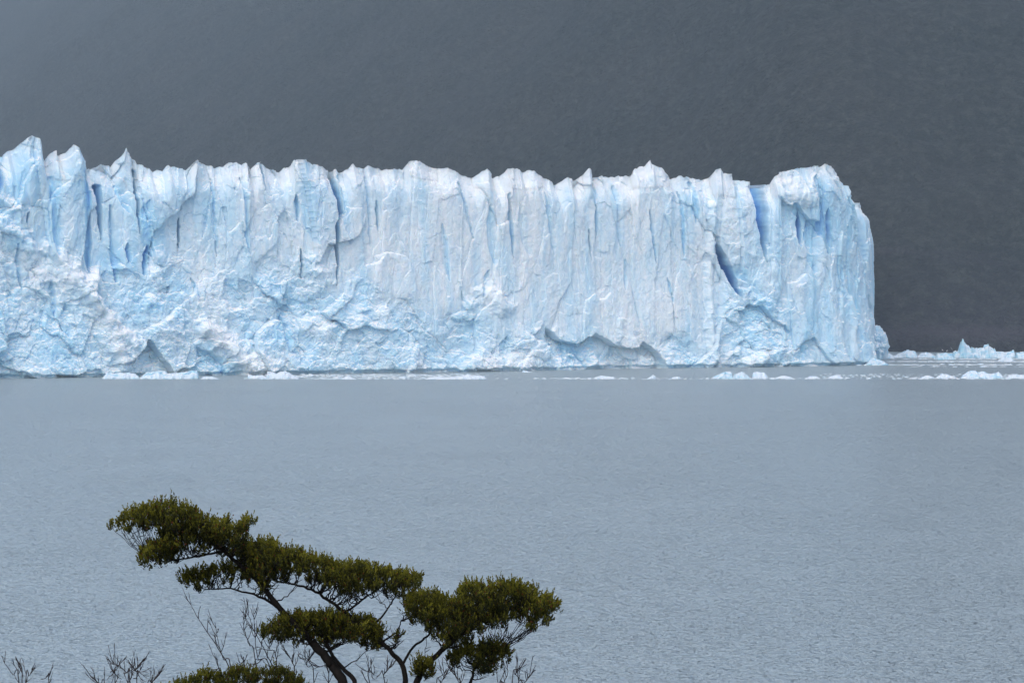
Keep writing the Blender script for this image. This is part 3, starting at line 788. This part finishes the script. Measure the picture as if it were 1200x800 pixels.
TY = 25.0
rnd = np.random.RandomState(11)
LIMBS = {  # control points (px, py, depth offset m), radius in px at both ends
 "trunk": [([(396,1060,0),(398,960,0),(402,880,0),(404,830,0),(402,800,0),(392,783,0),(381,768,-.02),(364,750,-.03)],9,6.0)],
 "limb": [
   ([(364,750,-.03),(348,733,-.06),(331,716,-.1),(310,690,-.12),(294,672,-.12),(280,661,-.15),(262,645,-.2),(236,630,-.25),(205,618,-.3),(170,612,-.3)],5.2,1.2),
   ([(331,716,-.1),(318,706,0),(300,697,.1),(270,690,.15),(240,689,.2)],2.6,.8),
   ([(404,830,.02),(416,800,.03),(402,783,.05),(390,768,.08),(382,752,.1),(372,735,.12),(352,724,.15),(326,734,.2)],4.2,1.0),
   ([(404,850,0),(440,838,.02),(470,822,.02),(475,800,.0),(472,780,0),(462,767,-.02),(447,752,-.02),(430,737,0),(405,717,.02),(382,701,.05),(364,690,.05),(342,684,.1),(322,680,.15)],5.4,1.2),
   ([(404,860,0),(450,848,-.05),(482,815,-.05),(490,795,-.05),(497,782,-.08),(510,769,-.1),(523,757,-.1),(540,744,-.12),(565,728,-.15),(600,712,-.2),(632,706,-.25)],6.4,1.3),
   ([(471,780,0),(476,770,.05),(484,758,.08),(497,748,.1),(505,738,.12),(500,725,.12),(496,712,.15)],2.2,.9),
   ([(404,860,0),(470,852,.1),(520,830,.12),(548,803,.12),(553,795,.12),(557,780,.12),(568,766,.12),(585,760,.15)],3.6,1.0),
   ([(430,737,0),(445,725,.0),(455,712,0),(462,700,0)],1.8,.9),
   ([(405,717,.02),(420,706,-.08),(432,697,-.1),(450,685,-.1)],1.8,.9),
   ([(447,752,-.02),(458,745,-.05),(466,738,-.05),(470,728,-.05)],1.5,.8),
   ([(262,645,-.2),(235,651,-.1),(205,656,-.05),(176,655,0)],1.8,.7),
   ([(490,795,-.05),(492,785,-.2),(495,775,-.25)],1.6,.8),
   ([(310,690,-.12),(318,670,-.25),(330,655,-.3),(350,650,-.3)],2.0,.8),
 ],
}
tree = empty("beech_tree", at(396, 1060, TY), "windswept tree with flat layers of olive leaves on dark bare limbs", "tree")
gz_ = shore_z(tree.location[0], TY)
SK = []                                        # skeleton samples: (point, radius)
def limb(cp, r0, r1, base=None):
    P = smooth_line([at(x, y, TY + dy) for x, y, dy in cp], 7)
    n = len(P)
    P = P + np.stack([fbm(np.linspace(0, n * .35, n), np.full(n, 3.7 * cp[0][0] + k_ * 9), 801, 3) * .012 for k_ in range(3)], 1) * np.linspace(0, 1, n)[:, None]
    px = TY / F
    R = np.linspace(r0, r1, n) * px * .80
    for p, r_ in zip(P, R): SK.append((p, r_))
    return P, R
tb_ = Tubes()
for cp, r0, r1 in LIMBS["trunk"]:
    P, R = limb(cp, r0, r1)
    P[0][2] = gz_ - .1; R[0] *= 1.5
    tb_.add(P, R, 10)
tree.location[2] = gz_
tb_.build("trunk", M_BARK, tree)
limb_tubes = []
for cp, r0, r1 in LIMBS["limb"]:
    P, R = limb(cp, r0, r1)
    t_ = Tubes(); t_.add(P, R, 8); limb_tubes.append(t_)
SKP = np.array([p for p, _ in SK]); SKR = np.array([r_ for _, r_ in SK])

PADS = [
 ([(128,612),(145,603),(154,598),(175,592),(196,586),(208,591),(221,589),(229,600),(247,603),(256,610),(266,606),(272,618),(280,611),(294,606),(296,614),(287,629),(282,645),(265,652),(250,645),(225,646),(205,654),(185,660),(172,662),(160,651),(172,639),(186,634),(182,622),(160,619),(145,620),(137,616)],.42,-.22,1500),
 ([(208,676),(220,669),(241,664),(259,660),(277,660),(282,674),(262,678),(244,685),(226,689),(214,682)],.2,.15,260),
 ([(282,634),(304,634),(319,633),(334,642),(355,646),(376,652),(400,660),(420,658),(435,663),(457,667),(480,672),(490,670),(491,684),(484,694),(462,698),(442,690),(420,693),(400,695),(385,687),(368,678),(345,672),(330,679),(312,690),(297,688),(288,674),(280,660),(277,645)],.5,.0,2000),
 ([(301,738),(311,732),(328,723),(349,717),(370,717),(379,710),(388,717),(402,716),(415,723),(437,723),(446,735),(450,750),(440,758),(425,755),(412,746),(395,752),(380,752),(366,747),(345,750),(322,747),(308,746)],.42,.12,1250),
 ([(477,721),(479,701),(492,693),(512,693),(525,701),(539,702),(536,688),(545,683),(567,685),(585,681),(600,681),(620,688),(637,696),(650,703),(659,707),(650,717),(640,727),(625,736),(614,731),(597,726),(592,735),(580,735),(565,740),(550,748),(540,755),(521,753),(507,745),(497,733),(484,728)],.48,-.12,1900),
 ([(521,769),(531,761),(545,756),(560,753),(580,750),(595,758),(599,765),(592,774),(580,781),(572,790),(561,788),(552,779),(543,771),(534,778)],.25,.13,420),
 ([(484,776),(490,770),(505,773),(510,782),(504,794),(488,791)],.12,-.2,110),
 ([(464,750),(463,744),(470,735),(472,733),(471,742),(466,752)],.06,-.05,30),
]
def in_poly(poly, n, rs_):
    P = np.array(poly, float); lo = P.min(0); hi = P.max(0); out_ = []
    while len(out_) < n:
        q = rs_.uniform(lo, hi, (n * 2, 2))
        out_ += list(q[inside(poly, q[:, 0], q[:, 1])])
    return np.array(out_[:n])

def sprig(vs, fs, yg, base, d, L, nl, rs_, t0, lw=.0064):
    d = d / np.linalg.norm(d)
    a = np.cross(d, [.3, .9, .2]); a /= np.linalg.norm(a); b = np.cross(d, a)
    for k_ in range(nl):
        t = (k_ + .5) / nl
        q = k_ * 2.4 + rs_.rand()
        rad = a * math.cos(q) + b * math.sin(q)
        p = base + d * L * t
        ld = d * (.75 + .6 * t) + rad * (.65 - .35 * t) + rs_.normal(0, .10, 3)
        ld /= np.linalg.norm(ld)
        ll = rs_.uniform(.018, .029) * (1.1 - .3 * t)
        sd_ = np.cross(ld, rad + rs_.normal(0, .4, 3)); sd_ /= np.linalg.norm(sd_) + 1e-9
        nrm = np.cross(sd_, ld)
        i0 = len(vs)
        m_ = p + ld * ll * .5
        vs += [p, m_ + sd_ * lw + nrm * .0015, p + ld * ll, m_ - sd_ * lw + nrm * .0015]
        yg += [t0 + .6 * t] * 4
        fs.append((i0, i0 + 1, i0 + 2, i0 + 3))

def grow_pad(poly, thick, dy, n, parent, rs_, centre_px, twig_n, own=None):
    vs, fs, yg = [], [], []
    P = np.array(poly, float)
    q = in_poly(poly, int(n / 3.7), rs_)
    # extra tufts along the upper rim, so that it bristles
    for a_, b_ in zip(P, np.roll(P, -1, 0)):
        if abs(b_[0] - a_[0]) < 3: continue
        mx = (a_ + b_) / 2
        if inside(poly, np.array([mx[0]]), np.array([mx[1] + 2.5]))[0]:
            m_ = int(abs(b_[0] - a_[0]) / 3.2)
            for _ in range(m_):
                t = rs_.rand(); q = np.vstack([q, a_ + (b_ - a_) * t + np.array([0, rs_.uniform(1, 7)])])
    for x, y in q:
        below = inside(poly, np.array([x, x]), np.array([y + 7., y + 14.]))
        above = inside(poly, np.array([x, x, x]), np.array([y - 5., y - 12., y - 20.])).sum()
        if not below[0] and rs_.rand() < .6: continue
        if below[0] and not below[1] and rs_.rand() < .35: continue
        Yd = TY + dy + rs_.normal(0, thick * .5)
        p = at(x, y + 6, Yd)
        lean = np.array([rs_.normal(0, .22) + (x - centre_px) / 500., rs_.normal(0, .35), 1.0])
        big_ = rs_.uniform(.7, 1.3)
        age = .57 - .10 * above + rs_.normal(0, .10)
        for _k in range(rs_.randint(4, 7)):
            sprig(vs, fs, yg, p + rs_.normal(0, .012, 3), lean + rs_.normal(0, .30, 3) * np.array([1, 1, .3]), rs_.uniform(.04, .095) * big_, rs_.randint(8, 12), rs_, age)
    o = mesh_obj("foliage", vs, np.array(fs), M_LEAF, parent, dict(young=np.array(yg)))
    tw = own or Tubes()
    # fan of twigs from the nearest limb into the pad
    qq = in_poly(poly, twig_n, rs_)
    for x, y in qq:
        Yd = TY + dy + rs_.normal(0, thick * .4)
        e = at(x, y + 5, Yd)
        dv = SKP - e
        dist = np.linalg.norm(dv, axis=1) + np.where(SKP[:, 2] > e[2] - .02, 3.0, 0) + np.where(np.abs(dv[:, 2]) < .25 * np.abs(dv[:, 0]), .15, 0)
        j = int(np.argmin(dist))
        if dist[j] > .55 or abs(dv[j][0]) > 1.3 * abs(dv[j][2]) + .10: continue
        s0 = SKP[j]; r0 = min(SKR[j] * .55, .0065)
        mid = s0 * .5 + e * .5 + np.array([0, 0, -.03 * np.linalg.norm(e - s0) * 2]) + rs_.normal(0, .012, 3)
        L_ = smooth_line([s0, mid, e], 5)
        L_[1:-1] += rs_.normal(0, .005, (len(L_) - 2, 3))
        tw.add(L_, np.linspace(r0, .0020, len(L_)), 5)
        for _k in range(2):                    # forked ends
            i_ = rs_.randint(3, len(L_) - 1)
            e2 = L_[i_] + np.array([rs_.normal(0, .05), rs_.normal(0, .05), abs(rs_.normal(.05, .02))])
            tw.add(smooth_line([L_[i_], (L_[i_] + e2) / 2 + rs_.normal(0, .008, 3), e2], 3), np.linspace(.003, .0014, 7), 4)
    if own is None: tw.build("twigs", M_BARK, o)
    return o

for poly, thick, dy, n, in PADS:
    grow_pad(poly, thick, dy, int(n * 1.5), tree, rnd, np.mean([p[0] for p in poly]), max(8, n // 13))
for t_ in limb_tubes: t_.build("limb", M_BARK, tree)

# leafy shrub whose top shows at the foot of the frame
sh_base = at(280, 1000, TY + 1.2)
shrub = empty("leafy_shrub", (sh_base[0], sh_base[1], shore_z(sh_base[0], sh_base[1])), "olive leaved shrub top below the bare twigs, lower than the tree", "shrub")
SKP_old, SKR_old = SKP, SKR
st = Tubes(); sp, sr = [], []
for k_, xe in enumerate((215, 240, 262, 285, 310, 335, 350)):
    e = at(xe, 812 + 8 * math.sin(k_ * 2), TY + 1.2 + .15 * math.sin(k_ * 5))
    s0 = np.array(shrub.location) + np.array([.02 * k_ - .06, 0, -.05])
    L_ = smooth_line([s0, s0 * .6 + e * .4 + np.array([0, 0, .25]), e], 9)
    R_ = np.linspace(.018, .004, len(L_)); st.add(L_, R_, 6)
    sp += list(L_); sr += list(R_)
SKP, SKR = np.array(sp), np.array(sr)
_TY = TY
TY = _TY + 1.2
grow_pad([(196,806),(204,799),(220,792),(241,785),(255,786),(268,782),(286,780),(298,784),(310,782),(328,780),(340,789),(352,791),(362,806),(366,850),(340,900),(220,900),(196,850)], .5, 0, 3000, shrub, rnd, 280, 30, st)
TY = _TY
st.build("stem", M_BARK, shrub)
SKP, SKR = SKP_old, SKR_old

# bare dead shrubs: traced leaders, then random side twigs
def bare(name, leaders, Yd, label, rs_, side=8, root=None):
    rt = root or (np.mean([l[0][0] for l in leaders]), 1020)
    b = at(rt[0], rt[1], Yd)
    gz2 = shore_z(b[0], Yd)
    o = empty(name, (b[0], Yd, gz2), label, "shrub")
    px = Yd / F
    for L0 in leaders:
        stem = tw = Tubes()
        dy0 = rs_.normal(0, .12)
        P = [at(x, y, Yd + dy0) for x, y in L0]
        full = [np.array([b[0] + rs_.normal(0, .02), Yd, gz2 - .05]), np.array([(b[0] + P[0][0]) / 2, Yd + dy0 * .5, (gz2 + P[0][2]) / 2]) + rs_.normal(0, .03, 3)] + P
        C = smooth_line(full, 7)
        C[8:] += rs_.normal(0, .0018, (len(C) - 8, 3))
        R = np.linspace(1.5, .38, len(C)) * px * .62
        stem.add(C, R, 5)
        lo_z = at(600, 830, Yd)[2]
        idx = [i for i in range(4, len(C) - 2) if C[i][2] > lo_z]
        if not idx: stem.build("branch", M_TWIG, o); continue
        for _ in range(side):
            i = idx[rs_.randint(len(idx))]
            t = C[i + 1] - C[i - 1]; t /= np.linalg.norm(t)
            s_ = 1 if rs_.rand() > .5 else -1
            d = t * rs_.uniform(.8, 1.2) + np.array([s_ * rs_.uniform(.35, .8), rs_.normal(0, .4), .25])
            d /= np.linalg.norm(d)
            ln_ = rs_.uniform(6, 20) * px
            e = C[i] + d * ln_ + np.array([0, 0, .25 * ln_])
            Q = smooth_line([C[i], C[i] + d * ln_ * .5 + rs_.normal(0, .03 * ln_, 3), e], 4)
            tw.add(Q, np.linspace(.50, .26, len(Q)) * px, 4)
            for _k in range(2):
                j = rs_.randint(2, len(Q) - 1)
                d2 = d + rs_.normal(0, .35, 3) + np.array([0, 0, .2]); d2 /= np.linalg.norm(d2)
                e2 = Q[j] + d2 * ln_ * .45
                tw.add([Q[j], (Q[j] + e2) / 2 + rs_.normal(0, .02 * ln_, 3), e2], [.36 * px, .3 * px, .22 * px], 4)
        stem.build("branch", M_TWIG, o)
    return o
r2 = np.random.RandomState(3)
bare("bare_shrub", [[(276,800),(268,780),(256,760),(243,740),(231,722),(224,708),(221,694)], [(272,790),(262,772),(256,752),(252,728)], [(258,800),(256,782),(253,768)], [(286,785),(284,776)]], 26.4, "dead shrub with one long thin leader arching up to the left", r2, 5, (285, 1010))
bare("bare_shrub", [[(334,800),(320,780),(312,765),(303,748),(296,735),(292,722),(284,710)], [(300,778),(292,755),(286,735),(285,712)], [(325,785),(316,760),(318,748)], [(345,800),(342,775),(330,755)], [(368,800),(360,780),(365,765)], [(318,790),(302,770),(298,730),(296,708)], [(385,800),(372,780),(352,770)]], 26.0, "dead shrub of several bare grey stems behind the olive shrub", r2, 11, (340, 1010))
bare("bare_shrub", [[(152,800),(148,788),(140,780),(134,777),(129,771)], [(124,812),(117,802),(108,792)], [(150,800),(158,785),(165,775)], [(172,812),(178,800),(184,790)], [(135,800),(134,788),(138,778)], [(160,800),(162,790),(154,778)]], 27.5, "low bare twiggy shrub top between the frame corner and the olive shrub", r2, 12, (148, 1000))
bare("bare_shrub", [[(22,800),(15,790),(8,780),(4,774)], [(26,800),(24,785),(21,780)], [(30,800),(34,792),(36,788)], [(56,803),(57,794)]], 28.5, "small bare twiggy shrub top in the bottom left corner", r2, 6, (25, 1000))
bare("bare_shrub", [[(584,815),(590,800),(595,788),(593,776)], [(604,815),(614,800),(623,788),(628,779)], [(600,802),(604,790),(608,782)], [(540,812),(537,796),(529,782)], [(512,812),(518,798),(522,786)], [(452,802),(450,790),(458,780)], [(434,802),(438,790),(430,786)]], 26.6, "bare twiggy shrub top below the lowest leaf layer of the tree", r2, 9, (560, 1010))

# ------------------------------------------------------------------ haze
def haze(density, color):
    m = bpy.data.materials.new("haze"); m.use_nodes = True
    nt = m.node_tree; nt.nodes.clear()
    out = nt.nodes.new("ShaderNodeOutputMaterial"); v_ = nt.nodes.new("ShaderNodeVolumePrincipled")
    v_.inputs["Color"].default_value = (*color, 1); v_.inputs["Density"].default_value = density
    v_.inputs["Anisotropy"].default_value = .0
    nt.links.new(v_.outputs[0], out.inputs["Volume"])
    x, y0, y1, z0, z1 = 4000, -400, 5500, -8, 700
    V_ = [(-x, y0, z0), (x, y0, z0), (x, y1, z0), (-x, y1, z0), (-x, y0, z1), (x, y0, z1), (x, y1, z1), (-x, y1, z1)]
    o = mesh_obj("haze", V_, np.array([[0, 3, 2, 1], [4, 5, 6, 7], [0, 1, 5, 4], [1, 2, 6, 5], [2, 3, 7, 6], [3, 0, 4, 7]]), m)
    tag(o, "thin grey mist over the lake and hillside", "haze", kind="stuff")
haze(.000138, (.71, .88, 1.0))

# ------------------------------------------------------------------ light
SUN_EL, SUN_DIR = math.radians(55), np.array([-.30, -.95])
wld = bpy.data.worlds.new("World"); scene.world = wld; wld.use_nodes = True
nt = wld.node_tree
sky = nt.nodes.new("ShaderNodeTexSky"); sky.sky_type = "NISHITA"; sky.sun_disc = False
sky.sun_elevation = SUN_EL; sky.sun_rotation = math.atan2(SUN_DIR[0], SUN_DIR[1])
sky.air_density = 1.0; sky.dust_density = 3.5; sky.ozone_density = .4; sky.altitude = 200
bg = nt.nodes["Background"]; bg.inputs["Strength"].default_value = .15
nt.links.new(sky.outputs[0], bg.inputs["Color"])
sd = bpy.data.lights.new("sun", "SUN"); sd.energy = .55; sd.angle = math.radians(60); sd.color = (1, .99, .975)
so = bpy.data.objects.new("sun", sd); COL.objects.link(so)
so.rotation_euler = (math.pi / 2 - SUN_EL, 0, math.atan2(-SUN_DIR[1], -SUN_DIR[0]) - math.pi / 2)
so.location = (0, -50, 200)

scene.view_settings.view_transform = "Standard"; scene.view_settings.look = "None"
scene.view_settings.exposure = 0.54; scene.view_settings.gamma = 1.0
scene.cycles.volume_bounces = 0
scene.cycles.max_bounces = 8
scene.cycles.use_denoising = True
